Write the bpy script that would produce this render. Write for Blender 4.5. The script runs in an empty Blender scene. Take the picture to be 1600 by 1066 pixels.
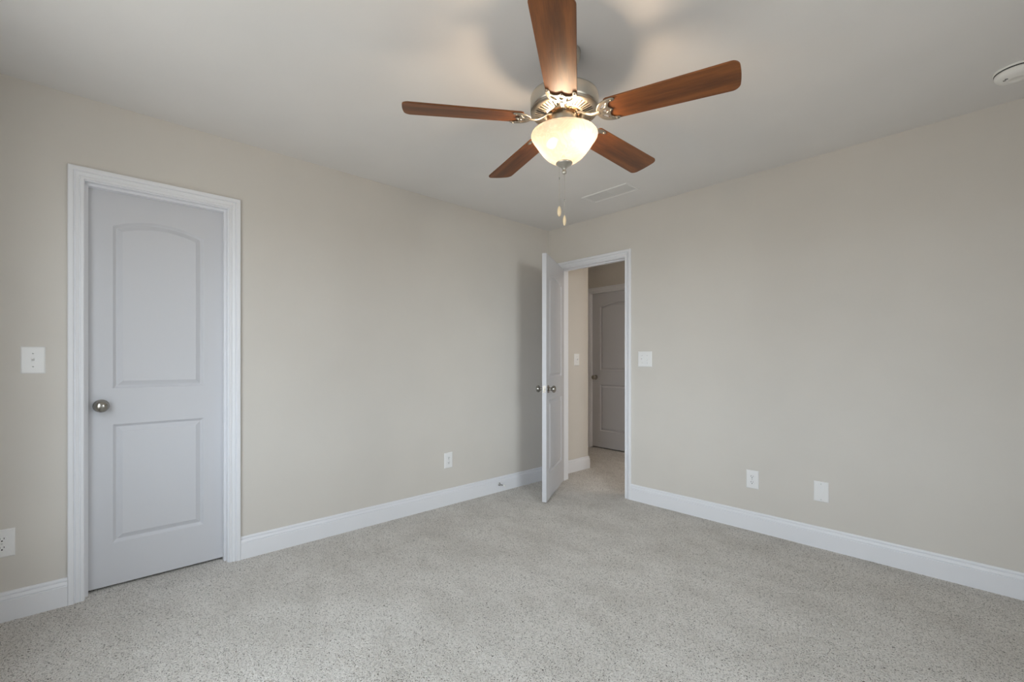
import bpy, bmesh, math, random
import numpy as np
from mathutils import Vector, Matrix
random.seed(4)
S = bpy.context.scene
COL = S.collection
R = math.radians

# ---------------------------------------------------------------- camera
F_PX, YAW, HORIZON = 709.785, 0.818988, 563.27
cam_d = bpy.data.cameras.new('camera')
cam = bpy.data.objects.new('camera', cam_d); COL.objects.link(cam)
cam.location = (3.02825, -3.32617, 1.16381)
cam.rotation_euler = (R(90), 0, YAW)
cam_d.sensor_width = 36.0
cam_d.lens = 36.0 * F_PX / 1600.0
cam_d.shift_y = (HORIZON - 533.0) / 1600.0
cam_d.clip_start = 0.02
S.camera = cam

# ---------------------------------------------------------------- room dimensions (metres)
W, D, H, T = 3.60, 3.76, 2.44, 0.115      # x 0..W, y -D..0, ceiling height, wall thickness
SW = (0.78, 2.88, 0.60, 2.14)             # rear window  x0 x1 z0 z1
EW = (-2.36, -1.58, 0.70, 2.10)           # side window  y0 y1 z0 z1

# ---------------------------------------------------------------- sky, daylight, exposure
wd = bpy.data.worlds.new('sky'); S.world = wd; wd.use_nodes = True
wn = wd.node_tree; bg = wn.nodes['Background']
SKY, GROUND, SKY_STRENGTH = (0.84, 0.90, 1.0), (0.42, 0.40, 0.385), 4.25
tc = wn.nodes.new('ShaderNodeTexCoord'); sx = wn.nodes.new('ShaderNodeSeparateXYZ'); wn.links.new(tc.outputs['Generated'], sx.inputs[0])
wr = wn.nodes.new('ShaderNodeValToRGB'); mr = wn.nodes.new('ShaderNodeMapRange'); wn.links.new(sx.outputs[2], mr.inputs[0])
mr.inputs[1].default_value = -1.0; mr.inputs[2].default_value = 1.0; wn.links.new(mr.outputs[0], wr.inputs[0])
wr.color_ramp.elements[0].position = 0.485; wr.color_ramp.elements[0].color = (*GROUND, 1)
wr.color_ramp.elements[1].position = 0.515; wr.color_ramp.elements[1].color = (*SKY, 1)
wn.links.new(wr.outputs[0], bg.inputs[0]); bg.inputs[1].default_value = SKY_STRENGTH
def portal(name, loc, rot, sx, sy):
    l = bpy.data.lights.new(name, 'AREA'); l.shape = 'RECTANGLE'; l.size = sx; l.size_y = sy
    l.cycles.is_portal = True
    o = bpy.data.objects.new(name, l); COL.objects.link(o); o.location = loc; o.rotation_euler = rot
    return o
portal('daylight_portal_rear', ((SW[0]+SW[1])/2, -D-T-0.03, (SW[2]+SW[3])/2), (R(90), 0, 0), SW[1]-SW[0], SW[3]-SW[2])
portal('daylight_portal_side', (W+T+0.03, (EW[0]+EW[1])/2, (EW[2]+EW[3])/2), (R(90), 0, R(90)), EW[1]-EW[0], EW[3]-EW[2])
# added area light outside the side window, standing in for low hazy daylight
hl = bpy.data.lights.new('added_daylight_fill', 'AREA'); hl.shape = 'RECTANGLE'; hl.size = 2.2; hl.size_y = 1.6; hl.energy = 145; hl.color = (0.93, 0.96, 1.0)
ho = bpy.data.objects.new('added_daylight_fill', hl); COL.objects.link(ho); ho.location = (7.2, -3.7, 1.95)
ho.rotation_euler = (Vector((W, -1.97, 1.35))-Vector(ho.location)).to_track_quat('-Z', 'Y').to_euler()
HALL_LAMP = 33.0
S.view_settings.view_transform = 'Standard'
S.view_settings.look = 'None'
S.view_settings.exposure = 0.88
S.view_settings.gamma = 1.0
S.view_settings.use_curve_mapping = False
S.cycles.max_bounces = 10
S.cycles.diffuse_bounces = 6
S.cycles.transparent_max_bounces = 12
S.cycles.caustics_reflective = False
S.cycles.caustics_refractive = False
S.cycles.sample_clamp_indirect = 4.0

# ---------------------------------------------------------------- materials
def new_mat(name):
    m = bpy.data.materials.new(name); m.use_nodes = True
    nt = m.node_tree; b = nt.nodes['Principled BSDF']
    return m, nt, b
def noise(nt, scale, detail=2, rough=0.5, vec=None):
    n = nt.nodes.new('ShaderNodeTexNoise'); n.inputs['Scale'].default_value = scale
    n.inputs['Detail'].default_value = detail; n.inputs['Roughness'].default_value = rough
    if vec is not None: nt.links.new(vec, n.inputs['Vector'])
    return n
def coords(nt, kind='Object', scale=(1, 1, 1), rot=(0, 0, 0)):
    t = nt.nodes.new('ShaderNodeTexCoord'); mp = nt.nodes.new('ShaderNodeMapping')
    nt.links.new(t.outputs[kind], mp.inputs['Vector'])
    mp.inputs['Scale'].default_value = scale; mp.inputs['Rotation'].default_value = rot
    return mp.outputs[0]
def ramp(nt, fac, stops):
    r = nt.nodes.new('ShaderNodeValToRGB'); nt.links.new(fac, r.inputs[0])
    el = r.color_ramp.elements
    while len(el) < len(stops): el.new(0.5)
    for e, (p, c) in zip(el, stops): e.position = p; e.color = (*c, 1) if len(c) == 3 else c
    return r
def bump(nt, b, height, strength, dist=0.002):
    bp = nt.nodes.new('ShaderNodeBump'); bp.inputs['Strength'].default_value = strength
    bp.inputs['Distance'].default_value = dist
    nt.links.new(height, bp.inputs['Height']); 
    if strength > 0: nt.links.new(bp.outputs[0], b.inputs['Normal'])
def paint(name, col, rough, bscale=220, bstr=0.12, var=0.015):
    m, nt, b = new_mat(name)
    v = coords(nt)
    n = noise(nt, 3.0, 3, vec=v)
    lo = tuple(c*(1-var) for c in col); hi = tuple(min(1, c*(1+var)) for c in col)
    r = ramp(nt, n.outputs[0], [(0.3, lo), (0.7, hi)])
    nt.links.new(r.outputs[0], b.inputs['Base Color'])
    b.inputs['Roughness'].default_value = rough
    n2 = noise(nt, bscale, 2, vec=v); bump(nt, b, n2.outputs[0], bstr, 0.001)
    return m
M = {}
M['wall'] = paint('wall_paint_greige', (0.670, 0.637, 0.590), 0.75)
M['ceiling'] = paint('ceiling_paint', (0.765, 0.75, 0.735), 0.9, 60, 0.22)
M['trim'] = paint('trim_paint_white', (0.82, 0.828, 0.86), 0.35, 400, 0.0, 0.002)
M['door'] = paint('door_paint_white', (0.625, 0.63, 0.66), 0.42, 500, 0.0, 0.002)
M['plate'] = paint('plate_plastic_white', (0.86, 0.86, 0.86), 0.22, 50, 0.0, 0.002)
M['detector'] = paint('detector_plastic', (0.86, 0.85, 0.82), 0.4, 50, 0.0, 0.002)
M['register'] = paint('register_enamel', (0.76, 0.75, 0.735), 0.55, 50, 0.0, 0.002)
M['vinyl'] = paint('window_vinyl', (0.85, 0.85, 0.85), 0.3, 50, 0.0, 0.002)
def plain(name, col, rough, metal=0.0):
    m, nt, b = new_mat(name)
    n = noise(nt, 40, 2, vec=coords(nt))
    r = ramp(nt, n.outputs[0], [(0.3, tuple(c*0.96 for c in col)), (0.7, col)])
    nt.links.new(r.outputs[0], b.inputs['Base Color'])
    b.inputs['Roughness'].default_value = rough; b.inputs['Metallic'].default_value = metal
    return m
M['dark'] = plain('dark_slot', (0.012, 0.012, 0.012), 0.7)
M['rubber'] = plain('white_rubber', (0.85, 0.85, 0.83), 0.6)
M['screw'] = plain('painted_screw', (0.74, 0.74, 0.74), 0.35)
M['gap'] = plain('detector_gap', (0.02, 0.02, 0.02), 0.8)
M['socket'] = plain('lamp_socket', (0.75, 0.72, 0.65), 0.5)
def metal(name, col, rough, an=0.4):
    m, nt, b = new_mat(name)
    n = noise(nt, 8, 2, vec=coords(nt, scale=(0.05, 0.05, 60)))
    r = ramp(nt, n.outputs[0], [(0.3, tuple(c*0.94 for c in col)), (0.7, col)])
    nt.links.new(r.outputs[0], b.inputs['Base Color'])
    rr = nt.nodes.new('ShaderNodeMapRange'); nt.links.new(n.outputs[0], rr.inputs[0])
    rr.inputs[3].default_value = rough*0.8; rr.inputs[4].default_value = rough*1.25
    nt.links.new(rr.outputs[0], b.inputs['Roughness'])
    b.inputs['Metallic'].default_value = 1.0
    return m
M['nickel'] = metal('brushed_nickel', (0.56, 0.53, 0.47), 0.30)
M['dish'] = metal('brushed_nickel_dish', (0.40, 0.36, 0.30), 0.36)
M['knob'] = metal('satin_nickel_knob', (0.38, 0.365, 0.335), 0.19)
M['steel'] = metal('dull_steel', (0.45, 0.44, 0.42), 0.35)
M['copper'] = metal('motor_copper', (0.42, 0.24, 0.12), 0.4)
M['pendant'] = plain('cream_wood_pull', (0.78, 0.62, 0.40), 0.45)
# carpet
def carpet():
    m, nt, b = new_mat('carpet_flecked_greige')
    v = coords(nt)
    # wobble the coordinates so that the tufts look twisted
    nw = noise(nt, 90, 2, vec=v)
    mixv = nt.nodes.new('ShaderNodeMixRGB'); mixv.blend_type = 'LINEAR_LIGHT'; mixv.inputs[0].default_value = 0.010
    nt.links.new(v, mixv.inputs[1]); nt.links.new(nw.outputs['Color'], mixv.inputs[2])
    vo = nt.nodes.new('ShaderNodeTexVoronoi'); vo.inputs['Scale'].default_value = 210
    nt.links.new(mixv.outputs[0], vo.inputs['Vector'])
    n1 = noise(nt, 190, 2, 0.6, mixv.outputs[0])
    # gaps between tufts are deep: height falls away from each tuft centre
    add = nt.nodes.new('ShaderNodeMath'); add.operation = 'MULTIPLY_ADD'
    nt.links.new(vo.outputs['Distance'], add.inputs[0]); add.inputs[1].default_value = -0.30; nt.links.new(n1.outputs[0], add.inputs[2])
    sub = add
    # yarn colours: dark fleck, taupe, light greige
    r = ramp(nt, sub.outputs[0], [(0.115, (0.11, 0.097, 0.08)), (0.20, (0.48, 0.447, 0.405)), (0.255, (0.84, 0.795, 0.74)), (0.40, (1.0, 0.965, 0.915))])
    # broad lay of the pile (vacuum and foot marks that stay with the carpet)
    big = noise(nt, 2.4, 5, 0.68, coords(nt, scale=(1, 1.5, 1), rot=(0, 0, 0.5)))
    rb = ramp(nt, big.outputs[0], [(0.36, (0.87, 0.862, 0.85)), (0.60, (1.0, 1.0, 1.0))])
    mu = nt.nodes.new('ShaderNodeMixRGB'); mu.blend_type = 'MULTIPLY'; mu.inputs[0].default_value = 1
    nt.links.new(r.outputs[0], mu.inputs[1]); nt.links.new(rb.outputs[0], mu.inputs[2])
    nt.links.new(mu.outputs[0], b.inputs['Base Color'])
    b.inputs['Roughness'].default_value = 1.0
    b.inputs['Specular IOR Level'].default_value = 0.05
    bump(nt, b, sub.outputs[0], 1.0, 0.012)
    return m
M['carpet'] = carpet()
def wood():
    m, nt, b = new_mat('fan_blade_walnut')
    v = coords(nt, scale=(1.0, 9.0, 9.0))
    n = noise(nt, 4.0, 6, 0.6, v)
    w = nt.nodes.new('ShaderNodeTexWave'); w.wave_type = 'BANDS'; w.bands_direction = 'Y'
    w.inputs['Scale'].default_value = 0.55; w.inputs['Distortion'].default_value = 9.0
    w.inputs['Detail'].default_value = 3; w.inputs['Detail Scale'].default_value = 0.9
    nt.links.new(v, w.inputs['Vector'])
    mx = nt.nodes.new('ShaderNodeMath'); mx.operation = 'MULTIPLY_ADD'
    nt.links.new(w.outputs[0], mx.inputs[0]); mx.inputs[1].default_value = 0.22
    nt.links.new(n.outputs[0], mx.inputs[2])
    r = ramp(nt, mx.outputs[0], [(0.35, (0.105, 0.034, 0.009)), (0.60, (0.185, 0.060, 0.014)), (0.82, (0.255, 0.086, 0.020))])
    fine = noise(nt, 14, 4, 0.7, coords(nt, scale=(1.0, 30.0, 30.0)))
    rf = ramp(nt, fine.outputs[0], [(0.35, (0.72, 0.70, 0.68)), (0.6, (1, 1, 1))])
    mu = nt.nodes.new('ShaderNodeMixRGB'); mu.blend_type = 'MULTIPLY'; mu.inputs[0].default_value = 0.8
    nt.links.new(r.outputs[0], mu.inputs[1]); nt.links.new(rf.outputs[0], mu.inputs[2])
    nt.links.new(mu.outputs[0], b.inputs['Base Color'])
    b.inputs['Roughness'].default_value = 0.42
    b.inputs['Specular IOR Level'].default_value = 0.45
    return m
M['wood'] = wood()
def glass_bowl():
    m = bpy.data.materials.new('alabaster_glass'); m.use_nodes = True
    nt = m.node_tree; nt.nodes.clear()
    out = nt.nodes.new('ShaderNodeOutputMaterial')
    v = coords(nt)
    n = noise(nt, 11, 6, 0.7, v); n.inputs['Distortion'].default_value = 1.6
    r = ramp(nt, n.outputs[0], [(0.38, (0.14, 0.122, 0.107)), (0.46, (0.19, 0.171, 0.155)), (0.54, (0.158, 0.141, 0.126)), (0.62, (0.19, 0.172, 0.157))])
    tl = nt.nodes.new('ShaderNodeBsdfTranslucent'); nt.links.new(r.outputs[0], tl.inputs[0])
    df = nt.nodes.new('ShaderNodeBsdfDiffuse'); nt.links.new(r.outputs[0], df.inputs[0])
    gl = nt.nodes.new('ShaderNodeBsdfGlossy'); gl.inputs['Roughness'].default_value = 0.15
    tp = nt.nodes.new('ShaderNodeBsdfTransparent'); tp.inputs[0].default_value = (1, 0.93, 0.84, 1)
    m1 = nt.nodes.new('ShaderNodeMixShader'); m1.inputs[0].default_value = 0.35
    nt.links.new(tl.outputs[0], m1.inputs[1]); nt.links.new(df.outputs[0], m1.inputs[2])
    m2 = nt.nodes.new('ShaderNodeMixShader'); m2.inputs[0].default_value = 0.012
    nt.links.new(m1.outputs[0], m2.inputs[1]); nt.links.new(tp.outputs[0], m2.inputs[2])
    m3 = nt.nodes.new('ShaderNodeMixShader'); m3.inputs[0].default_value = 0.05
    nt.links.new(m2.outputs[0], m3.inputs[1]); nt.links.new(gl.outputs[0], m3.inputs[2])
    nt.links.new(m3.outputs[0], out.inputs[0])
    return m
M['bowl'] = glass_bowl()
def bulb_mat():
    m = bpy.data.materials.new('lit_bulb'); m.use_nodes = True
    nt = m.node_tree; nt.nodes.clear()
    out = nt.nodes.new('ShaderNodeOutputMaterial'); e = nt.nodes.new('ShaderNodeEmission')
    e.inputs[0].default_value = (1.0, 0.75, 0.51, 1); e.inputs[1].default_value = 168.0
    nt.links.new(e.outputs[0], out.inputs[0]); return m
M['bulb'] = bulb_mat()
def pane_mat():
    m = bpy.data.materials.new('window_glass'); m.use_nodes = True
    nt = m.node_tree; nt.nodes.clear()
    out = nt.nodes.new('ShaderNodeOutputMaterial')
    tp = nt.nodes.new('ShaderNodeBsdfTransparent'); tp.inputs[0].default_value = (0.96, 0.98, 0.97, 1)
    gl = nt.nodes.new('ShaderNodeBsdfGlossy'); gl.inputs['Roughness'].default_value = 0.0
    mx = nt.nodes.new('ShaderNodeMixShader'); mx.inputs[0].default_value = 0.06
    nt.links.new(tp.outputs[0], mx.inputs[1]); nt.links.new(gl.outputs[0], mx.inputs[2])
    nt.links.new(mx.outputs[0], out.inputs[0]); return m
M['pane'] = pane_mat()

# ---------------------------------------------------------------- mesh helpers
class MB:
    def __init__(s): s.v = []; s.f = []; s.mi = []; s.sm = []
    def add(s, vs, fs, mi=0, smooth=False):
        o = len(s.v); s.v += [tuple(p) for p in vs]
        for f in fs: s.f.append([i+o for i in f]); s.mi.append(mi); s.sm.append(smooth)
    def box(s, a, b, mi=0, mat=None):
        (x0, y0, z0), (x1, y1, z1) = a, b
        vs = [Vector(p) for p in ((x0,y0,z0),(x1,y0,z0),(x1,y1,z0),(x0,y1,z0),(x0,y0,z1),(x1,y0,z1),(x1,y1,z1),(x0,y1,z1))]
        if mat is not None: vs = [mat @ p for p in vs]
        s.add(vs, [(0,3,2,1),(4,5,6,7),(0,1,5,4),(1,2,6,5),(2,3,7,6),(3,0,4,7)], mi)
    def lathe(s, prof, mat=None, n=48, mi=0, smooth=True, caps=(False, False)):
        """prof: (r, z) list; revolved round z"""
        vs = []; fs = []
        for r, z in prof:
            for i in range(n):
                a = 2*math.pi*i/n; vs.append(Vector((r*math.cos(a), r*math.sin(a), z)))
        k = len(prof)
        for j in range(k-1):
            for i in range(n):
                fs.append((j*n+i, j*n+(i+1) % n, (j+1)*n+(i+1) % n, (j+1)*n+i))
        if mat is not None: vs = [mat @ p for p in vs]
        s.add(vs, fs, mi, smooth)
        if caps[0]: s.add([vs[i] for i in range(n)], [tuple(reversed(range(n)))], mi, False)
        if caps[1]: s.add([vs[(k-1)*n+i] for i in range(n)], [tuple(range(n))], mi, False)
    def sweep(s, prof, frames, mi=0, closed_prof=True, cap=True, smooth=False):
        """prof: list of (a, b); frames: list of (origin, A, B) vectors, point = o + a*A + b*B"""
        n = len(prof); vs = []
        for o, A, B in frames:
            for a, b in prof: vs.append(Vector(o)+a*Vector(A)+b*Vector(B))
        fs = []
        m = n if closed_prof else n-1
        for j in range(len(frames)-1):
            for i in range(m):
                fs.append((j*n+i, j*n+(i+1) % n, (j+1)*n+(i+1) % n, (j+1)*n+i))
        s.add(vs, fs, mi, smooth)
        if cap:
            s.add(vs[:n], [tuple(range(n))], mi); s.add(vs[-n:], [tuple(reversed(range(n)))], mi)
    def sphere(s, c, r, n=12, mi=0, sq=(1, 1, 1)):
        vs = [Vector((c[0], c[1], c[2]+r*sq[2]))]
        h = n//2
        for j in range(1, h):
            t = math.pi*j/h
            for i in range(n):
                a = 2*math.pi*i/n
                vs.append(Vector((c[0]+r*sq[0]*math.sin(t)*math.cos(a), c[1]+r*sq[1]*math.sin(t)*math.sin(a), c[2]+r*sq[2]*math.cos(t))))
        vs.append(Vector((c[0], c[1], c[2]-r*sq[2])))
        fs = []
        for i in range(n): fs.append((0, 1+i, 1+(i+1) % n))
        for j in range(h-2):
            for i in range(n): fs.append((1+j*n+i, 1+(j+1)*n+i, 1+(j+1)*n+(i+1) % n, 1+j*n+(i+1) % n))
        L = len(vs)-1
        for i in range(n): fs.append((L, 1+(h-2)*n+(i+1) % n, 1+(h-2)*n+i))
        s.add(vs, fs, mi, True)
    def build(s, name, mats, parent=None, off=(0, 0, 0), recalc=True, bevel=0.0, smooth_angle=None):
        me = bpy.data.meshes.new(name)
        me.from_pydata([(p[0]-off[0], p[1]-off[1], p[2]-off[2]) for p in s.v], [], s.f)
        if not isinstance(mats, (list, tuple)): mats = [mats]
        for m in mats: me.materials.append(m)
        me.polygons.foreach_set('material_index', s.mi)
        me.polygons.foreach_set('use_smooth', s.sm)
        if recalc:
            bm = bmesh.new(); bm.from_mesh(me); bmesh.ops.recalc_face_normals(bm, faces=bm.faces); bm.to_mesh(me); bm.free()
        me.update()
        o = bpy.data.objects.new(name, me); COL.objects.link(o)
        if parent is not None: o.parent = parent
        if bevel > 0:
            bv = o.modifiers.new('bevel', 'BEVEL'); bv.width = bevel; bv.segments = 2; bv.limit_method = 'ANGLE'; bv.angle_limit = R(40)
        return o
def empty(name, loc, rot=(0, 0, 0), parent=None):
    o = bpy.data.objects.new(name, None); COL.objects.link(o); o.location = loc; o.rotation_euler = rot
    o.empty_display_size = 0.05
    if parent is not None: o.parent = parent
    return o
def tag(o, label=None, cat=None, group=None, kind=None):
    if label: o['label'] = label
    if cat: o['category'] = cat
    if group: o['group'] = group
    if kind: o['kind'] = kind
    return o
def struct(o, label, cat): return tag(o, label, cat, kind='structure')

# ---------------------------------------------------------------- shell
XL, YF = -0.95, 1.60        # closet back / hall end plane, far hall wall plane
XH = 2.70                   # right side of the hall
def slab_with_opening(name, axis, c0, c1, a0, a1, z0, z1, openings, mat=None):
    """wall between planes c0..c1 of `axis`; spans a0..a1 on the other one; openings (a0,a1,z0,z1)"""
    mb = MB()
    def bx(u0, u1, w0, w1):
        if u1-u0 < 1e-5 or w1-w0 < 1e-5: return
        if axis == 'x': mb.box((c0, u0, w0), (c1, u1, w1))
        else: mb.box((u0, c0, w0), (u1, c1, w1))
    cur = a0
    for (o0, o1, p0, p1) in sorted(openings):
        bx(cur, o0, z0, z1); bx(o0, o1, z0, p0); bx(o0, o1, p1, z1); cur = o1
    bx(cur, a1, z0, z1)
    return mb.build(name, mat or M['wall'], bevel=0.0)
mb = MB(); mb.box((XL-T, -D-T, -0.12), (W+T, 2.1, 0.0))
struct(mb.build('floor', M['carpet']), 'speckled light greige carpet covering the bedroom and hall floor', 'carpet')
mb = MB(); mb.box((XL-T, -D-T, H), (W+T, 2.1, H+0.12))
struct(mb.build('ceiling', M['ceiling']), 'flat pale ceiling over the bedroom and hall', 'ceiling')
CO = (-3.352, -2.718, 0.0, 2.055)        # closet rough opening (y)
BO = (0.134, 0.889, 0.0, 2.055)          # bedroom rough opening (x)
FO = (-0.722, 0.082, 0.0, 2.082)         # hall door rough opening (x)
struct(slab_with_opening('wall_left', 'x', -T, 0, -D, 0.632, 0, H, [CO]), 'greige painted wall on the left holding the closed panel door', 'wall')
struct(slab_with_opening('wall_right', 'y', 0, T, 0, W+T, 0, H, [BO]), 'greige painted wall on the right with the open doorway', 'wall')
struct(slab_with_opening('wall_rear', 'y', -D-T, -D, XL-T, W+T, 0, H, [SW]), 'greige painted wall behind the viewer with a window', 'wall')
struct(slab_with_opening('wall_side', 'x', W, W+T, -D, 0, 0, H, [EW]), 'greige painted wall to the right of the viewer with a window', 'wall')
struct(slab_with_opening('wall_closet', 'x', XL-T, XL, -D, 2.0, 0, H, []), 'greige wall at the closet back and the hall end', 'wall')
struct(slab_with_opening('wall_partition', 'y', 0.632-T, 0.632, XL, -T, 0, H, []), 'greige wall dividing the closet from the hall', 'wall')
struct(slab_with_opening('wall_hall', 'y', YF, YF+T, XL, XH, 0, H, [FO]), 'greige wall across the hall, seen in shade through the doorway', 'wall')
struct(slab_with_opening('wall_hall_side', 'x', XH, XH+T, T, 2.1, 0, H, []), 'greige wall on the right side of the hall', 'wall')
struct(slab_with_opening('wall_outer', 'y', 2.0, 2.1, XL-T, XH, 0, H, []), 'greige wall beyond the far hall door', 'wall')

# baseboards: profile (out from wall, height)
BB = [(0, 0), (0.0155, 0), (0.0155, 0.092), (0.0150, 0.0935), (0.0118, 0.0945), (0.0118, 0.0965), (0.0150, 0.0985), (0.0150, 0.1015), (0.0125, 0.1075),
      (0.0098, 0.1135), (0.0055, 0.1145), (0.0055, 0.1165), (0.0095, 0.1180), (0.0095, 0.1235), (0.0070, 0.1295), (0.0045, 0.1310), (0, 0.1310)]
def baseboard(name, runs, label):
    """runs: (p0, p1, outward, mitre0, mitre1); the mitre shifts the end by k * offset from the wall"""
    mb = MB()
    for p0, p1, n, m0, m1 in runs:
        p0 = Vector((*p0, 0)); p1 = Vector((*p1, 0)); n = Vector((*n, 0)); d = (p1-p0).normalized()
        mb.sweep(BB, [(p0, n+d*m0, (0, 0, 1)), (p1, n+d*m1, (0, 0, 1))])
    return struct(mb.build(name, M['trim']), label, 'baseboard')
CC = (-3.395, -2.673)       # closet casing outer edges (y)
BC = (0.091, 0.932)         # bedroom casing outer edges (x)
FC = (-0.765, 0.125)
baseboard('baseboard_left', [((0, -D), (0, CC[0]), (1, 0), 1, 0), ((0, CC[1]), (0, 0), (1, 0), 0, -1),
                             ((0, T), (0, 0.632), (1, 0), 0, 1), ((0, 0.632), (-0.3, 0.632), (0, 1), -1, 0)], 'white moulded baseboard along the left wall')
baseboard('baseboard_right', [((0, 0), (BC[0], 0), (0, -1), 1, 0), ((BC[1], 0), (W, 0), (0, -1), 0, -1)], 'white moulded baseboard along the right wall')
baseboard('baseboard_rear', [((0, -D), (W, -D), (0, 1), 1, -1)], 'white moulded baseboard behind the viewer')
baseboard('baseboard_side', [((W, -D), (W, 0), (-1, 0), 1, -1)], 'white moulded baseboard on the wall beside the viewer')
baseboard('baseboard_hall', [((XL, YF), (FC[0], YF), (0, -1), 1, 0), ((FC[1], YF), (XH, YF), (0, -1), 0, -1), ((XH, T), (XH, YF), (-1, 0), 1, -1)], 'white moulded baseboard in the hall')

# ---------------------------------------------------------------- doors
CAS = [(0, 0), (0, 0.0085), (0.0015, 0.0100), (0.0115, 0.0100), (0.0135, 0.0065), (0.0160, 0.0065), (0.0180, 0.0090), (0.0290, 0.0125), (0.0310, 0.0085), (0.0335, 0.0085),
       (0.0360, 0.0150), (0.0390, 0.0175), (0.0530, 0.0185), (0.0560, 0.0170), (0.0570, 0.0140), (0.0570, 0)]
def casing(mb, P, u0, u1, ztop):
    """P(u, out, z) -> world; u0/u1 inner edges, profile grows outward from the opening"""
    def fr(u, z, du, dz):
        o = Vector(P(u, 0, z)); A = Vector(P(u+du, 0, z+dz))-o; B = Vector(P(u, 1, z))-o
        return (o, A, B)
    mb.sweep(CAS, [fr(u0, 0, -1, 0), fr(u0, ztop, -1, 1), fr(u1, ztop, 1, 1), fr(u1, 0, 1, 0)])
def jamb(mb, P, u0, u1, ztop, depth, stop0, stop1):
    """lining of the opening, 18 mm boards, with a stop strip between depths stop0..stop1"""
    def bx(a, b): 
        p = [Vector(P(*a)), Vector(P(*b))]
        lo = tuple(min(p[0][i], p[1][i]) for i in range(3)); hi = tuple(max(p[0][i], p[1][i]) for i in range(3)); mb.box(lo, hi)
    t = 0.018
    bx((u0-t, 0, 0), (u0, -depth, ztop+t)); bx((u1, 0, 0), (u1+t, -depth, ztop+t)); bx((u0, 0, ztop), (u1, -depth, ztop+t))
    s = 0.011
    bx((u0, -stop0, 0), (u0+s, -stop1, ztop-s)); bx((u1-s, -stop0, 0), (u1, -stop1, ztop-s)); bx((u0, -stop0, ztop-s), (u1, -stop1, ztop))
def panel_outline(x0, x1, z0, z1, rise, d, n=28):
    """closed outline inset by d; arched top when rise > 0"""
    pts = [(x0+d, z0+d), (x1-d, z0+d)]
    if rise <= 0:
        pts += [(x1-d, z1-d), (x0+d, z1-d)]; return pts
    hw = (x1-x0)/2; xc = (x0+x1)/2
    rad = (hw*hw+rise*rise)/(2*rise); cz = z1+rise-rad; r2 = rad-d
    for i in range(n+1):
        x = x1-d-(2*hw-2*d)*i/n
        pts.append((x, cz+math.sqrt(max(0, r2*r2-(x-xc)**2))))
    return pts
RINGS = [(0, 0), (0.002, -0.0008), (0.013, -0.0115), (0.0155, -0.0120), (0.018, -0.0115), (0.037, -0.0020), (0.0385, -0.0010)]
def leaf_mesh(w, h, t, panels):
    """door leaf: x 0..w, y 0..t, z 0..h; both faces moulded"""
    bm = bmesh.new()
    for side in (0, 1):
        def V(x, z, dep): return bm.verts.new((x, (-dep if side == 0 else t+dep), z))
        # dep negative = into the leaf
        corner = [V(0, 0, 0), V(w, 0, 0), V(w, h, 0), V(0, h, 0)]
        edges = [bm.edges.new((corner[i], corner[(i+1) % 4])) for i in range(4)]
        for p in panels:
            prev = None
            for d, dep in RINGS:
                ring = [V(x, z, dep) for x, z in panel_outline(*p, d)]
                n = len(ring)
                if prev is None:
                    edges += [bm.edges.new((ring[i], ring[(i+1) % n])) for i in range(n)]
                else:
                    for i in range(n): bm.faces.new((prev[i], prev[(i+1) % n], ring[(i+1) % n], ring[i]))
                prev = ring
            bm.faces.new(prev)
        bmesh.ops.triangle_fill(bm, use_beauty=True, use_dissolve=False, edges=edges)
        if side == 0: c0 = corner
        else:
            for i in range(4): bm.faces.new((c0[i], c0[(i+1) % 4], corner[(i+1) % 4], corner[i]))
    bmesh.ops.recalc_face_normals(bm, faces=bm.faces)
    me = bpy.data.meshes.new('door_leaf'); bm.to_mesh(me); bm.free(); me.materials.append(M['door'])
    return me
def axis_mat(origin, z, x=None):
    z = Vector(z).normalized(); x = Vector(x) if x else (Vector((0, 0, 1)) if abs(z.z) < 0.9 else Vector((1, 0, 0)))
    y = z.cross(x).normalized(); x = y.cross(z)
    m = Matrix((x, y, z)).transposed().to_4x4(); m.translation = Vector(origin); return m
KNOB = [(0.0, 0.0), (0.0325, 0.0), (0.0325, 0.003), (0.030, 0.006), (0.018, 0.0085), (0.0125, 0.011), (0.0115, 0.024), (0.014, 0.030), (0.022, 0.0345),
        (0.0275, 0.0405), (0.0295, 0.047), (0.0285, 0.054), (0.024, 0.060), (0.015, 0.0645), (0.006, 0.0662), (0.0, 0.0664)]
def knob(parent, x, z, y, outward):
    mb = MB(); mb.lathe(KNOB, axis_mat((x, y, z), (0, outward, 0)), 40)
    return mb.build('door_knob', M['knob'], parent)
def hinge(parent, x, z, y):
    """knuckle on the hinge edge of the leaf (local x = x), y outside the face"""
    mb = MB(); mb.lathe([(0.0, -0.045), (0.006, -0.045), (0.006, -0.016), (0.0055, -0.015), (0.006, -0.014), (0.006, 0.014), (0.0055, 0.015), (0.006, 0.016), (0.006, 0.045), (0.0, 0.045)], axis_mat((x, y, z), (0, 0, 1)), 16)
    mb.lathe([(0.0, 0.045), (0.004, 0.046), (0.0045, 0.049), (0.0, 0.051)], axis_mat((x, y, z), (0, 0, 1)), 12)
    return mb.build('hinge', M['knob'], parent)
def latch(parent, x, z, t):
    mb = MB(); mb.box((x-0.001, t/2-0.0125, z-0.028), (x+0.0012, t/2+0.0125, z+0.028))
    mb.box((x, t/2-0.006, z-0.009), (x+0.009, t/2+0.006, z+0.009))
    for dz in (-0.02, 0.02): mb.lathe([(0.0, 0.0018), (0.0035, 0.0016), (0.004, 0.0)], axis_mat((x+0.0005, t/2, z+dz), (1, 0, 0)), 12, mi=1)
    return mb.build('latch_plate', [M['knob'], M['screw']], parent)
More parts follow.
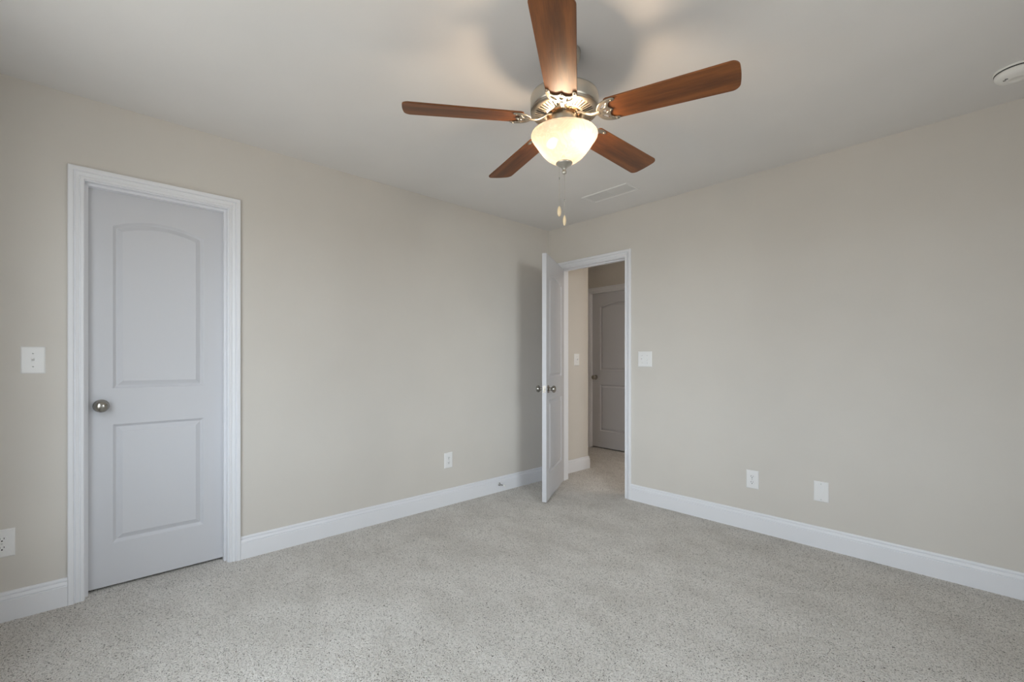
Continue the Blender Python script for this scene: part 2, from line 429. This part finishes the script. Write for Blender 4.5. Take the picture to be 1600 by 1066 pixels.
def panels_for(w, h, stile, k=1.0):
    return [(stile, w-stile, 0.214*k, 0.823*k, 0), (stile, w-stile, 1.005*k, 1.842*k, 0.046)]

# closet door (door_1): leaf recessed, hinged on its right side
root = empty('door_1', (0, (CC[0]+CC[1])/2, 0))
struct(root, 'closed white two-panel door with arched upper panel in the left wall', 'door')
o = root.location
P = lambda u, out, z: (out, u, z)
mb = MB(); casing(mb, P, -3.338, -2.730, 2.042); mb.build('door_casing', M['trim'], root, o)
mb = MB(); jamb(mb, P, -3.334, -2.736, 2.037, T, 0.034, 0.070); mb.build('door_jamb', M['trim'], root, o)
lw = 0.592
leaf = bpy.data.objects.new('door_leaf', leaf_mesh(lw, 2.021, 0.035, panels_for(lw, 2.02, 0.100)))
COL.objects.link(leaf); leaf.parent = root
leaf.location = Vector((-0.0705, -3.331, 0.013))-o; leaf.rotation_euler = (0, 0, R(90))   # local x -> +y, local -y -> +x (room)
knob(leaf, 0.056, 0.920, 0.0, -1); knob(leaf, 0.056, 0.920, 0.035, 1); latch(leaf, 0.0, 0.920, 0.035)

# bedroom door (door_2): swung open into the room, hinged at the left jamb
root = empty('door_2', ((BC[0]+BC[1])/2, 0, 0))
struct(root, 'white two-panel door standing open into the room beside the corner', 'door')
o = root.location
P = lambda u, out, z: (u, -out, z)
mb = MB(); casing(mb, P, 0.148, 0.875, 2.042); mb.build('door_casing', M['trim'], root, o)
mb = MB(); casing(mb, lambda u, out, z: (u, T+out, z), 0.148, 0.875, 2.042); mb.build('door_casing', M['trim'], root, o)
mb = MB(); jamb(mb, P, 0.152, 0.871, 2.037, T, 0.038, 0.073); mb.build('door_jamb', M['trim'], root, o)
lw = 0.714
leaf = bpy.data.objects.new('door_leaf', leaf_mesh(lw, 2.021, 0.035, panels_for(lw, 2.02, 0.105)))
COL.objects.link(leaf); leaf.parent = root
leaf.location = Vector((0.155, -0.004, 0.013))-o; leaf.rotation_euler = (0, 0, R(-61.0))
knob(leaf, lw-0.060, 0.915, 0.0, -1); knob(leaf, lw-0.060, 0.915, 0.035, 1); latch(leaf, lw, 0.915, 0.035)
for z in (0.22, 1.01, 1.80): hinge(leaf, -0.003, z, -0.004)

# hall door (door_3)
root = empty('door_3', ((FC[0]+FC[1])/2, YF, 0))
struct(root, 'closed two-panel door seen in shade across the hall through the doorway', 'door')
o = root.location
P = lambda u, out, z: (u, YF-out, z)
mb = MB(); casing(mb, P, -0.708, 0.068, 2.070); mb.build('door_casing', M['trim'], root, o)
mb = MB(); jamb(mb, P, -0.704, 0.064, 2.064, T, 0.0, 0.034); mb.build('door_jamb', M['trim'], root, o)
lw = 0.762
leaf = bpy.data.objects.new('door_leaf', leaf_mesh(lw, 2.045, 0.035, panels_for(lw, 2.04, 0.130, 1.01)))
COL.objects.link(leaf); leaf.parent = root
leaf.location = Vector((-0.701, YF+0.0345, 0.014))-o
knob(leaf, 0.060, 0.925, 0.0, -1); latch(leaf, 0.0, 0.925, 0.035)

# ---------------------------------------------------------------- windows
def window(name, axis, c, depth_sign, a0, a1, z0, z1, label, units):
    """c = inner wall plane; depth_sign: direction from the room to outside"""
    mid = (a0+a1)/2
    root = empty(name, (mid, c, z0) if axis == 'y' else (c, mid, z0)); struct(root, label, 'window'); o = root.location
    def bx(mb, u0, u1, d0, d1, w0, w1):
        d0, d1 = c+depth_sign*d0, c+depth_sign*d1
        if axis == 'y': mb.box((u0, min(d0, d1), w0), (u1, max(d0, d1), w1))
        else: mb.box((min(d0, d1), u0, w0), (max(d0, d1), u1, w1))
    mb = MB()    # frame
    bx(mb, a0, a0+0.03, 0.02, T, z0, z1); bx(mb, a1-0.03, a1, 0.02, T, z0, z1)
    bx(mb, a0+0.03, a1-0.03, 0.02, T, z0, z0+0.03); bx(mb, a0+0.03, a1-0.03, 0.02, T, z1-0.03, z1)
    uw = (a1-a0-0.06)/units
    for k in range(1, units): bx(mb, a0+0.03+k*uw-0.03, a0+0.03+k*uw+0.03, 0.02, T, z0+0.03, z1-0.03)
    mb.build('window_frame', M['vinyl'], root, o)
    mb = MB()
    out = (lambda u, ot, z: (u, c-depth_sign*ot, z)) if axis == 'y' else (lambda u, ot, z: (c-depth_sign*ot, u, z))
    fr = []
    def f(u, z, du, dz):
        p = Vector(out(u, 0, z)); return (p, Vector(out(u+du, 0, z+dz))-p, Vector(out(u, 1, z))-p)
    mb.sweep(CAS, [f(a0, z0, -1, 0), f(a0, z1, -1, 1), f(a1, z1, 1, 1), f(a1, z0, 1, 0)])
    mb.build('window_casing', M['trim'], root, o)
    mb = MB(); bx(mb, a0-0.075, a1+0.075, -0.035, 0.02, z0-0.022, z0); bx(mb, a0-0.055, a1+0.055, -0.013, 0.0, z0-0.075, z0-0.022)
    mb.build('window_sill', M['trim'], root, o, bevel=0.003)
    zm = (z0+z1)/2
    for k in range(units):
        u0 = a0+0.03+k*uw+(0.03 if k else 0); u1 = a0+0.03+(k+1)*uw-(0.03 if k < units-1 else 0)
        for (w0, w1, dd) in ((z0+0.03, zm+0.018, 0.045), (zm-0.018, z1-0.03, 0.075)):
            mb = MB(); e = 0.036
            bx(mb, u0, u0+e, dd, dd+0.028, w0, w1); bx(mb, u1-e, u1, dd, dd+0.028, w0, w1)
            bx(mb, u0+e, u1-e, dd, dd+0.028, w0, w0+e); bx(mb, u0+e, u1-e, dd, dd+0.028, w1-e, w1)
            s = mb.build('window_sash', M['vinyl'], root, o)
            mb = MB(); bx(mb, u0+e, u1-e, dd+0.012, dd+0.016, w0+e, w1-e); mb.build('window_pane', M['pane'], s)
            s.children[0].location = (-o[0], -o[1], -o[2])
    return root
window('window_1', 'y', -D, -1, *SW, 'twin white double-hung window behind the viewer', 2)
window('window_2', 'x', W, 1, *EW, 'single white double-hung window in the side wall', 1)

# ---------------------------------------------------------------- wall plates. local frame: x right, z up, -y out of the wall
def plate_root(name, loc, rotz): return empty(name, loc, (0, 0, rotz))
RZ_LEFT, RZ_RIGHT = R(90), 0.0      # on wall x=0 (faces +x) / wall y=0 (faces -y)
def cover(root, w, h, mat='plate'):
    mb = MB(); t = 0.0055; e = 0.004
    vs = []
    for dx, y in ((0, 0), (0, -0.0012), (e, -t), (e+0.002, -t-0.0002)):
        vs += [(-w/2+dx, y, -h/2+dx), (w/2-dx, y, -h/2+dx), (w/2-dx, y, h/2-dx), (-w/2+dx, y, h/2-dx)]
    fs = []
    for j in range(3):
        for i in range(4): fs.append((j*4+i, j*4+(i+1) % 4, (j+1)*4+(i+1) % 4, (j+1)*4+i))
    fs.append((12, 13, 14, 15)); fs.append((3, 2, 1, 0))
    mb.add(vs, fs); return mb.build('cover_plate', M[mat], root)
PF = -0.0057
def screw(root, x, z):
    mb = MB(); mb.lathe([(0.0035, 0), (0.0034, 0.0008), (0.0, 0.0013)], axis_mat((x, PF, z), (0, -1, 0)), 14)
    mb.box((x-0.003, PF-0.0015, z-0.0004), (x+0.003, PF-0.0009, z+0.0004), mi=1)
    return mb.build('screw', [M['screw'], M['gap']], root)
def outlet(loc, rz, label, group=None):
    root = plate_root('wall_outlet', loc, rz); tag(root, label, 'outlet', group)
    cover(root, 0.079, 0.124)
    for s in (-1, 1):
        mb = MB(); zc = s*0.0195; pts = []
        for i in range(28):     # receptacle face: circle with flattened top and bottom
            a = 2*math.pi*i/28; pts.append((0.0172*math.cos(a), max(-0.0135, min(0.0135, 0.0172*math.sin(a)))+zc))
        n = len(pts); vs = [(x, PF+0.001, z) for x, z in pts]+[(x, PF-0.0018, z) for x, z in pts]+[(x*0.96, PF-0.0022, zc+(z-zc)*0.95) for x, z in pts]
        fs = []
        for j in range(2):
            for i in range(n): fs.append((j*n+i, j*n+(i+1) % n, (j+1)*n+(i+1) % n, (j+1)*n+i))
        fs.append(tuple(range(2*n, 3*n))); mb.add(vs, fs)
        y0, y1 = PF-0.0026, PF-0.0021
        mb.box((-0.0076, y0, zc-0.0010), (-0.0052, y1, zc+0.0078), mi=1); mb.box((0.0052, y0, zc-0.0003), (0.0074, y1, zc+0.0070), mi=1)
        mb.lathe([(0.0, -0.0001), (0.0029, 0.0), (0.0029, 0.0005), (0.0, 0.0005)], axis_mat((0, y1, zc-0.0070), (0, -1, 0)), 14, mi=1)
        mb.build('receptacle', [M['plate'], M['dark']], root)
    screw(root, 0, 0); return root
def switch(loc, rz, gangs, label):
    root = plate_root('light_switch', loc, rz); tag(root, label, 'light switch')
    cover(root, 0.079+0.046*(gangs-1), 0.124)
    for g in range(gangs):
        x = (g-(gangs-1)/2)*0.046
        mb = MB(); mb.box((x-0.0055, PF-0.0012, -0.0125), (x+0.0055, PF+0.001, 0.0125)); mb.build('toggle_collar', M['plate'], root, bevel=0.0006)
        mb = MB(); up = 1 if g % 2 == 0 else -1
        mm = Matrix.Translation((x, PF, 0)) @ Matrix.Rotation(R(-28*up), 4, 'X')
        a, b = 0.0042, 0.0032
        vs = [mm @ Vector(p) for p in ((-a, 0, -0.0055), (a, 0, -0.0055), (a, 0, 0.0055), (-a, 0, 0.0055), (-b, -0.0165, -0.003), (b, -0.0165, -0.003), (b, -0.0165, 0.003), (-b, -0.0165, 0.003))]
        mb.add(vs, [(3, 2, 1, 0), (4, 5, 6, 7), (0, 1, 5, 4), (1, 2, 6, 5), (2, 3, 7, 6), (3, 0, 4, 7)])
        mb.build('toggle', M['plate'], root, bevel=0.0008)
        for z in (-0.030, 0.030): screw(root, x, z)
    return root
switch((0, -3.508, 1.165), RZ_LEFT, 1, 'white single toggle switch left of the closed door')
switch((1.061, 0, 1.174), RZ_RIGHT, 2, 'square white double toggle switch right of the open doorway')
switch((0, 0.436, 1.172), RZ_LEFT, 1, 'small white switch on the hall wall, seen through the doorway')
outlet((0, -3.603, 0.348), RZ_LEFT, 'white outlet cut by the left picture edge, below the single switch')
outlet((0, -1.198, 0.358), RZ_LEFT, 'white outlet low on the left wall between the two bedroom doors')
outlet((1.881, 0, 0.349), RZ_RIGHT, 'white outlet low on the right wall, left of the blank plate')
root = plate_root('blank_wall_plate', (2.280, 0, 0.349), RZ_RIGHT); tag(root, 'white blank cover plate low on the right wall, right of the outlet', 'wall plate')
cover(root, 0.079, 0.124)
mb = MB(); mb.box((-0.0168, PF-0.0009, -0.0335), (0.0168, PF+0.001, 0.0335)); mb.build('blank_insert', M['plate'], root, bevel=0.0006)
for z in (-0.048, 0.048): screw(root, 0, z)

# door stop on the left baseboard
root = empty('door_stop', (0.0145, -0.663, 0.068)); tag(root, 'small metal door stop with white tip screwed to the left baseboard', 'door stop')
mb = MB(); mb.lathe([(0.0, 0.0), (0.0135, 0.0), (0.0135, 0.003), (0.008, 0.006), (0.0055, 0.009), (0.0045, 0.013), (0.0045, 0.055), (0.007, 0.056), (0.007, 0.060), (0.0, 0.060)], axis_mat((0, 0, 0), (1, 0, 0)), 24)
mb.build('stop_rod', M['steel'], root)
mb = MB(); mb.lathe([(0.0, 0.058), (0.0085, 0.058), (0.0095, 0.062), (0.0095, 0.070), (0.0075, 0.0745), (0.0, 0.0755)], axis_mat((0, 0, 0), (1, 0, 0)), 24)
mb.build('rubber_tip', M['rubber'], root)

# ---------------------------------------------------------------- ceiling register
root = empty('ceiling_vent', (1.003, -0.413, H)); tag(root, 'flat white ceiling air vent near the corner above the doorway', 'vent')
hw, hd = 0.203, 0.086
mb = MB()      # flange with a rolled edge
prof = [(0, 0), (0, -0.003), (0.004, -0.0075), (0.010, -0.0075), (0.020, -0.004), (0.024, -0.004), (0.024, 0)]
fr = []
for sx, sy in ((-1, -1), (1, -1), (1, 1), (-1, 1), (-1, -1)): fr.append(((sx*hw, sy*hd, 0), (-sx, -sy, 0), (0, 0, 1)))
mb.sweep(prof, fr, cap=False)
mb.box((-0.006, -hd+0.022, -0.0055), (0.006, hd-0.022, 0))
mb.build('vent_frame', M['register'], root)
mb = MB(); mb.box((-hw+0.02, -hd+0.02, -0.0012), (hw-0.02, hd-0.02, -0.0002)); mb.build('vent_backing', M['register'], root)
for s in (-1, 1):
    mb = MB(); x0, x1 = (-hw+0.024, -0.006) if s < 0 else (0.006, hw-0.024)
    for k in range(9):
        y = -hd+0.032+k*(2*hd-0.064)/8
        mm = Matrix.Translation((0, y, -0.0035)) @ Matrix.Rotation(R(7), 4, 'X')
        mb.box((x0, -0.0078, -0.0005), (x1, 0.0066, 0.0005), mat=mm)
    mb.build('louver_bank', M['register'], root)

# flush lamp on the hall ceiling, out of view behind the doorway wall
root = empty('hall_ceiling_lamp', (1.95, 0.86, H)); tag(root, 'round flush ceiling lamp lighting the hall beyond the doorway', 'ceiling lamp')
mb = MB(); mb.lathe([(0.0, 0), (0.15, 0), (0.152, -0.012), (0.145, -0.02), (0.0, -0.02)], n=48); mb.build('lamp_base', M['nickel'], root)
m_l = bpy.data.materials.new('lit_lamp_glass'); m_l.use_nodes = True; nt = m_l.node_tree; nt.nodes.clear()
ou = nt.nodes.new('ShaderNodeOutputMaterial'); em = nt.nodes.new('ShaderNodeEmission'); em.inputs[0].default_value = (1.0, 0.90, 0.80, 1); em.inputs[1].default_value = HALL_LAMP
nt.links.new(em.outputs[0], ou.inputs[0])
mb = MB(); mb.lathe([(0.14, -0.018), (0.138, -0.035), (0.12, -0.06), (0.08, -0.08), (0.03, -0.088), (0.0, -0.089)], n=48); mb.build('lamp_shade', m_l, root)

# ---------------------------------------------------------------- smoke detector
root = empty('smoke_detector', (3.085, -0.352, H)); tag(root, 'round white smoke detector on the ceiling at the upper right', 'smoke detector')
mb = MB(); mb.lathe([(0.0, 0), (0.074, 0), (0.0752, -0.003), (0.0745, -0.0095), (0.0, -0.0100)], n=64); mb.build('mounting_base', M['detector'], root)
mb = MB(); mb.lathe([(0.0, -0.0098), (0.0712, -0.0098), (0.0712, -0.0135), (0.0, -0.0135)], n=64); mb.build('shadow_gap', M['gap'], root)
mb = MB(); mb.lathe([(0.0, -0.0130), (0.0695, -0.0130), (0.0704, -0.018), (0.069, -0.026), (0.063, -0.034), (0.050, -0.040), (0.030, -0.0435), (0.022, -0.0440), (0.021, -0.0430), (0.0, -0.0435)], n=64)
mb.build('detector_body', M['detector'], root)
mb = MB()
for a in (R(196), R(214)):
    p = (0.040*math.cos(a)+0.002, 0.040*math.sin(a)-0.006); mb.box((p[0]-0.005, p[1]-0.0012, -0.0436), (p[0]+0.005, p[1]+0.0012, -0.0400))
mb.build('sounder_slot', M['gap'], root)

# ---------------------------------------------------------------- ceiling fan
FX, FY = 1.800, -1.881
fan = empty('ceiling_fan', (FX, FY, H)); tag(fan, 'five-blade brown wooden ceiling fan with nickel motor and lit glass bowl', 'ceiling fan')
def L(prof): return [(r, z-H) for r, z in prof]
mb = MB(); mb.lathe(L([(0.0, 2.44), (0.066, 2.44), (0.0675, 2.432), (0.066, 2.415), (0.058, 2.398), (0.045, 2.386), (0.030, 2.380), (0.0, 2.379)]), n=56); mb.build('canopy', M['nickel'], fan)
mb = MB(); mb.lathe(L([(0.0125, 2.384), (0.0125, 2.30)]), n=24); mb.build('downrod', M['nickel'], fan)
mb = MB(); mb.lathe(L([(0.0, 2.335), (0.030, 2.335), (0.044, 2.325), (0.047, 2.285), (0.055, 2.274), (0.100, 2.268), (0.128, 2.262), (0.1385, 2.255), (0.1405, 2.248),
                       (0.1405, 2.205), (0.1375, 2.198), (0.1345, 2.196)]), n=96)
mb.build('motor_housing', M['nickel'], fan)
# vented lower dish with radial slots
mb = MB(); NS = 240
def ringpts(r, z): return [Vector((r*math.cos(2*math.pi*i/NS), r*math.sin(2*math.pi*i/NS), z-H)) for i in range(NS)]
def dz(r): return 2.176+(r-0.070)*0.16
seq = [(0.1350, 2.1975), (0.1400, 2.1950), (0.1385, 2.1915), (0.1300, dz(0.130)), (0.1200, dz(0.120))]
vs = []
for r, z in seq: vs += ringpts(r, z)
mb.add(vs, [(j*NS+i, j*NS+(i+1) % NS, (j+1)*NS+(i+1) % NS, (j+1)*NS+i) for j in range(len(seq)-1) for i in range(NS)], 0, True)
A0, A1 = ringpts(0.120, dz(0.120)), ringpts(0.084, dz(0.084))
up = Vector((0, 0, 0.010))
for i in range(NS):
    j = (i+1) % NS
    if i % 5 in (0, 1):   # two of every five sectors are an open slot
        mb.add([A0[i]+up, A0[j]+up, A1[j]+up, A1[i]+up], [(0, 1, 2, 3)], 1)
        mb.add([A0[i], A0[j], A0[j]+up, A0[i]+up], [(0, 1, 2, 3)], 1); mb.add([A1[i], A1[j], A1[j]+up, A1[i]+up], [(0, 1, 2, 3)], 1)
        if i % 5 == 0: mb.add([A0[i], A1[i], A1[i]+up, A0[i]+up], [(0, 1, 2, 3)], 0)
        if i % 5 == 1: mb.add([A0[j], A1[j], A1[j]+up, A0[j]+up], [(0, 1, 2, 3)], 0)
    else: mb.add([A0[i], A0[j], A1[j], A1[i]], [(0, 1, 2, 3)], 0)
seq = [(0.084, dz(0.084)), (0.078, 2.1765), (0.0735, 2.1770), (0.0720, 2.1800), (0.0720, 2.2050)]
vs = []
for r, z in seq: vs += ringpts(r, z)
mb.add(vs, [(j*NS+i, j*NS+(i+1) % NS, (j+1)*NS+(i+1) % NS, (j+1)*NS+i) for j in range(len(seq)-1) for i in range(NS)], 0, True)
mb.build('vent_dish', [M['dish'], M['dark']], fan, recalc=False)
mb = MB(); mb.lathe(L([(0.0, 2.205), (0.072, 2.205), (0.072, 2.2045), (0.068, 2.196), (0.066, 2.186), (0.040, 2.184), (0.0, 2.184)]), n=48)
for k in range(10):
    a = 2*math.pi*k/10+0.2; mb.lathe([(0.0, 0), (0.006, 0), (0.006, -0.004), (0.0, -0.0045)], Matrix.Translation((0.056*math.cos(a), 0.056*math.sin(a), 2.186-H)), 12)
mb.build('flywheel', M['copper'], fan)
mb = MB(); mb.lathe(L([(0.0, 2.186), (0.050, 2.186), (0.052, 2.180), (0.052, 2.150), (0.050, 2.143), (0.056, 2.138), (0.058, 2.130), (0.054, 2.126), (0.0, 2.126)]), n=56)
mb.build('switch_housing', M['nickel'], fan)

def outline_mesh(name, outer, holes, thick, bev, mat):
    """flat plate from 2-D outlines (x, y), centred on z = 0"""
    cu = bpy.data.curves.new(name, 'CURVE'); cu.dimensions = '2D'; cu.fill_mode = 'BOTH'
    cu.extrude = thick/2-bev; cu.bevel_depth = bev; cu.bevel_resolution = 1
    for pts in [outer]+holes:
        sp = cu.splines.new('POLY'); sp.points.add(len(pts)-1); sp.use_cyclic_u = True
        for p, (x, y) in zip(sp.points, pts): p.co = (x, y, 0, 1)
    ob = bpy.data.objects.new(name, cu); COL.objects.link(ob)
    bpy.context.view_layer.update()
    me = bpy.data.meshes.new_from_object(ob.evaluated_get(bpy.context.evaluated_depsgraph_get()))
    bpy.data.objects.remove(ob); bpy.data.curves.remove(cu)
    me.name = name; me.materials.clear(); me.materials.append(mat)
    return me
# blade outline: x = radius from the fan axis
def arc(cx, cy, r, a0, a1, n): return [(cx+r*math.cos(R(a0+(a1-a0)*i/n)), cy+r*math.sin(R(a0+(a1-a0)*i/n))) for i in range(n+1)]
R0, R1, W0, W1 = 0.178, 0.655, 0.058, 0.068
bl = [(R0, -W0+0.012), (R0+0.003, -W0+0.004), (R0+0.012, -W0)]
bl += [(R1-0.030, -W1)] + arc(R1-0.030, -W1+0.028, 0.028, -90, -6, 10)[1:]
bl += [(R1-0.0018+0.0022*(1-(t/4.0)**2), t*0.0095) for t in range(-3, 4)]
bl += arc(R1-0.030, W1-0.028, 0.028, 6, 90, 10)[:-1] + [(R1-0.030, W1)]
bl += [(R0+0.012, W0), (R0+0.003, W0-0.004), (R0, W0-0.012)]
blade_me = outline_mesh('blade', bl, [], 0.0065, 0.0012, M['wood'])
# blade iron outline
def smooth(pts, n=6):
    out = []; m = len(pts)
    for i in range(m):
        p0, p1, p2, p3 = [np.array(pts[(i+k-1) % m]) for k in range(4)]
        for t in np.linspace(0, 1, n, endpoint=False):
            out.append(tuple(0.5*((2*p1)+(-p0+p2)*t+(2*p0-5*p1+4*p2-p3)*t*t+(-p0+3*p1-3*p2+p3)*t**3)))
    return out
half = [(0.1420, 0.0085), (0.1455, 0.022), (0.1560, 0.040), (0.1740, 0.0520), (0.1950, 0.0575), (0.2120, 0.0575), (0.2190, 0.0540), (0.2195, 0.0480), (0.2120, 0.0450),
        (0.2010, 0.0440), (0.1930, 0.0370), (0.1890, 0.0270), (0.1895, 0.0170), (0.1945, 0.0080), (0.2020, 0.0)]
ol = half + [(x, -y) for x, y in reversed(half[:-1])]
outer = smooth(ol)
h1 = smooth([(0.1570, 0.0185), (0.1640, 0.0315), (0.1760, 0.0415), (0.1880, 0.0440), (0.1830, 0.0350), (0.1800, 0.0240), (0.1700, 0.0165)], 4)
h2 = [(x, -y) for x, y in reversed(h1)]
h3 = smooth([(0.1640, 0.0), (0.1700, 0.0080), (0.1790, 0.0090), (0.1860, 0.0), (0.1790, -0.0090), (0.1700, -0.0080)], 4)
iron_me = outline_mesh('blade_iron', outer, [h1, h2, h3], 0.0055, 0.0016, M['dish'])
for p in iron_me.polygons: p.use_smooth = True
bmx = bmesh.new(); bmx.from_mesh(iron_me)
geo_i = len(bmx.verts)
iron_arm = MB()
# arm from the flywheel out to the crescent, section widths along the run
path = [(0.054, 0.0290), (0.070, 0.0260), (0.090, 0.0130), (0.112, 0.0020), (0.134, -0.0010), (0.152, -0.0010)]
fr = []
for i, (u, z) in enumerate(path):
    w = (0.0095, 0.0085, 0.0075, 0.0080, 0.0100, 0.0120)[i]
    fr.append(((u, 0, z), (0, w, 0), (0, 0, 0.0045 if i else 0.006)))
oct8 = [(math.cos(2*math.pi*k/12), math.sin(2*math.pi*k/12)) for k in range(12)]
iron_arm.sweep(oct8, fr, smooth=True)
for sy in (-1, 1):
    for (sx, syy) in ((0.210, 0.0512), (0.196, 0.0015)):
        if sy < 0 and syy < 0.01: continue
        iron_arm.lathe([(0.0, -0.0052), (0.0028, -0.0050), (0.0040, -0.0038), (0.0042, -0.002)], Matrix.Translation((sx, sy*syy, 0)), 12)
vs0 = [bmx.verts.new(v) for v in iron_arm.v]
for f in iron_arm.f:
    try: nf = bmx.faces.new([vs0[i] for i in f]); nf.smooth = True
    except ValueError: pass
bmx.to_mesh(iron_me); bmx.free()
ZB = 2.160
blade_mesh_obj = None
for k in range(5):
    a = R(19.2+72*k)
    # the blade is pitched about its own long axis
    b_ = bpy.data.objects.new('blade', blade_me); COL.objects.link(b_); b_.parent = fan
    b_.matrix_local = Matrix.Translation((0, 0, ZB-H)) @ Matrix.Rotation(a, 4, 'Z') @ Matrix.Rotation(-0.2, 4, 'X')
    i_ = bpy.data.objects.new('blade_iron', iron_me); COL.objects.link(i_); i_.parent = fan
    i_.matrix_local = Matrix.Translation((0, 0, ZB-H)) @ Matrix.Rotation(a, 4, 'Z') @ Matrix.Rotation(-0.2, 4, 'X') @ Matrix.Translation((0, 0, -0.0062))

# light bowl
bowl_prof = [(0.1270, 2.1000), (0.1310, 2.1035), (0.1350, 2.1020), (0.1375, 2.0960), (0.1362, 2.0890), (0.1305, 2.0785), (0.1200, 2.0650), (0.1080, 2.0460), (0.0940, 2.0270),
             (0.0780, 2.0095), (0.0600, 1.9950), (0.0400, 1.9850), (0.0150, 1.9810)]
inner = [(r-0.0035 if r > 0.02 else r, z+0.0030) for r, z in bowl_prof[3:]]
mb = MB(); mb.lathe(L(bowl_prof), n=72); bowl = mb.build('glass_bowl', M['bowl'], fan)
mb = MB(); mb.lathe(L([(0.006, 2.130), (0.006, 1.975)]), n=16); mb.build('center_rod', M['nickel'], fan)
mb = MB(); mb.lathe(L([(0.0, 1.984), (0.033, 1.9835), (0.0345, 1.9800), (0.031, 1.9760), (0.022, 1.9710), (0.013, 1.9640), (0.008, 1.9580), (0.0060, 1.9530), (0.0085, 1.9490),
                       (0.0095, 1.9440), (0.0080, 1.9385), (0.0040, 1.9355), (0.0, 1.9350)]), n=40)
mb.build('finial', M['nickel'], fan)
rt = Vector((math.cos(YAW), math.sin(YAW), 0)); fw = Vector((-math.sin(YAW), math.cos(YAW), 0))
for s in (1, -1):
    d = (rt*0.8-fw*0.6)*s; d.normalize()
    p = d*0.030+Vector((0, 0, 2.110-H)); q = d*0.072+Vector((0, 0, 2.070-H)); ax = (q-p).normalized()
    mb = MB(); mb.lathe([(0.0, -0.012), (0.015, -0.012), (0.015, 0.018), (0.0, 0.018)], axis_mat(p, ax), 20); sk = mb.build('bulb_socket', M['socket'], fan)
    mb = MB(); mb.lathe([(0.0, 0.016), (0.008, 0.017), (0.011, 0.024), (0.0165, 0.034), (0.0185, 0.044), (0.0165, 0.054), (0.0095, 0.061), (0.0, 0.0635)], axis_mat(p, ax), 20)
    mb.build('light_bulb', M['bulb'], sk)
# pull chains hang beside and below the finial
for (dx, ztop, zbead, zp, hp, wp) in ((-0.0205, 1.972, 1.918, 1.782, 0.021, 0.0088), (0.001, 1.937, 1.828, 1.744, 0.021, 0.0072)):
    c = rt*dx
    mb = MB(); z = ztop
    mb.lathe([(0.0006, ztop-H), (0.0006, zp+hp-H)], Matrix.Translation(c), 6)
    while z > zp+hp:
        mb.sphere((c.x, c.y, z-H), 0.00125, 6); z -= 0.0036
    mb.lathe(L([(0.0, zbead+0.005), (0.0020, zbead+0.0045), (0.0024, zbead), (0.0020, zbead-0.0045), (0.0, zbead-0.005)]), Matrix.Translation(c), 10, mi=1)
    ch = mb.build('pull_chain', [M['nickel'], M['steel']], fan)
    mb = MB(); mb.lathe(L([(0.0, zp+hp+0.002), (0.0022, zp+hp), (wp*0.62, zp+hp*0.72), (wp*0.95, zp+hp*0.25), (wp, zp-hp*0.1), (wp*0.9, zp-hp*0.5), (wp*0.6, zp-hp*0.86), (0.0025, zp-hp), (0.0, zp-hp-0.001)]), Matrix.Translation(c), 20)
    mb.build('pull_pendant', M['pendant'], ch)
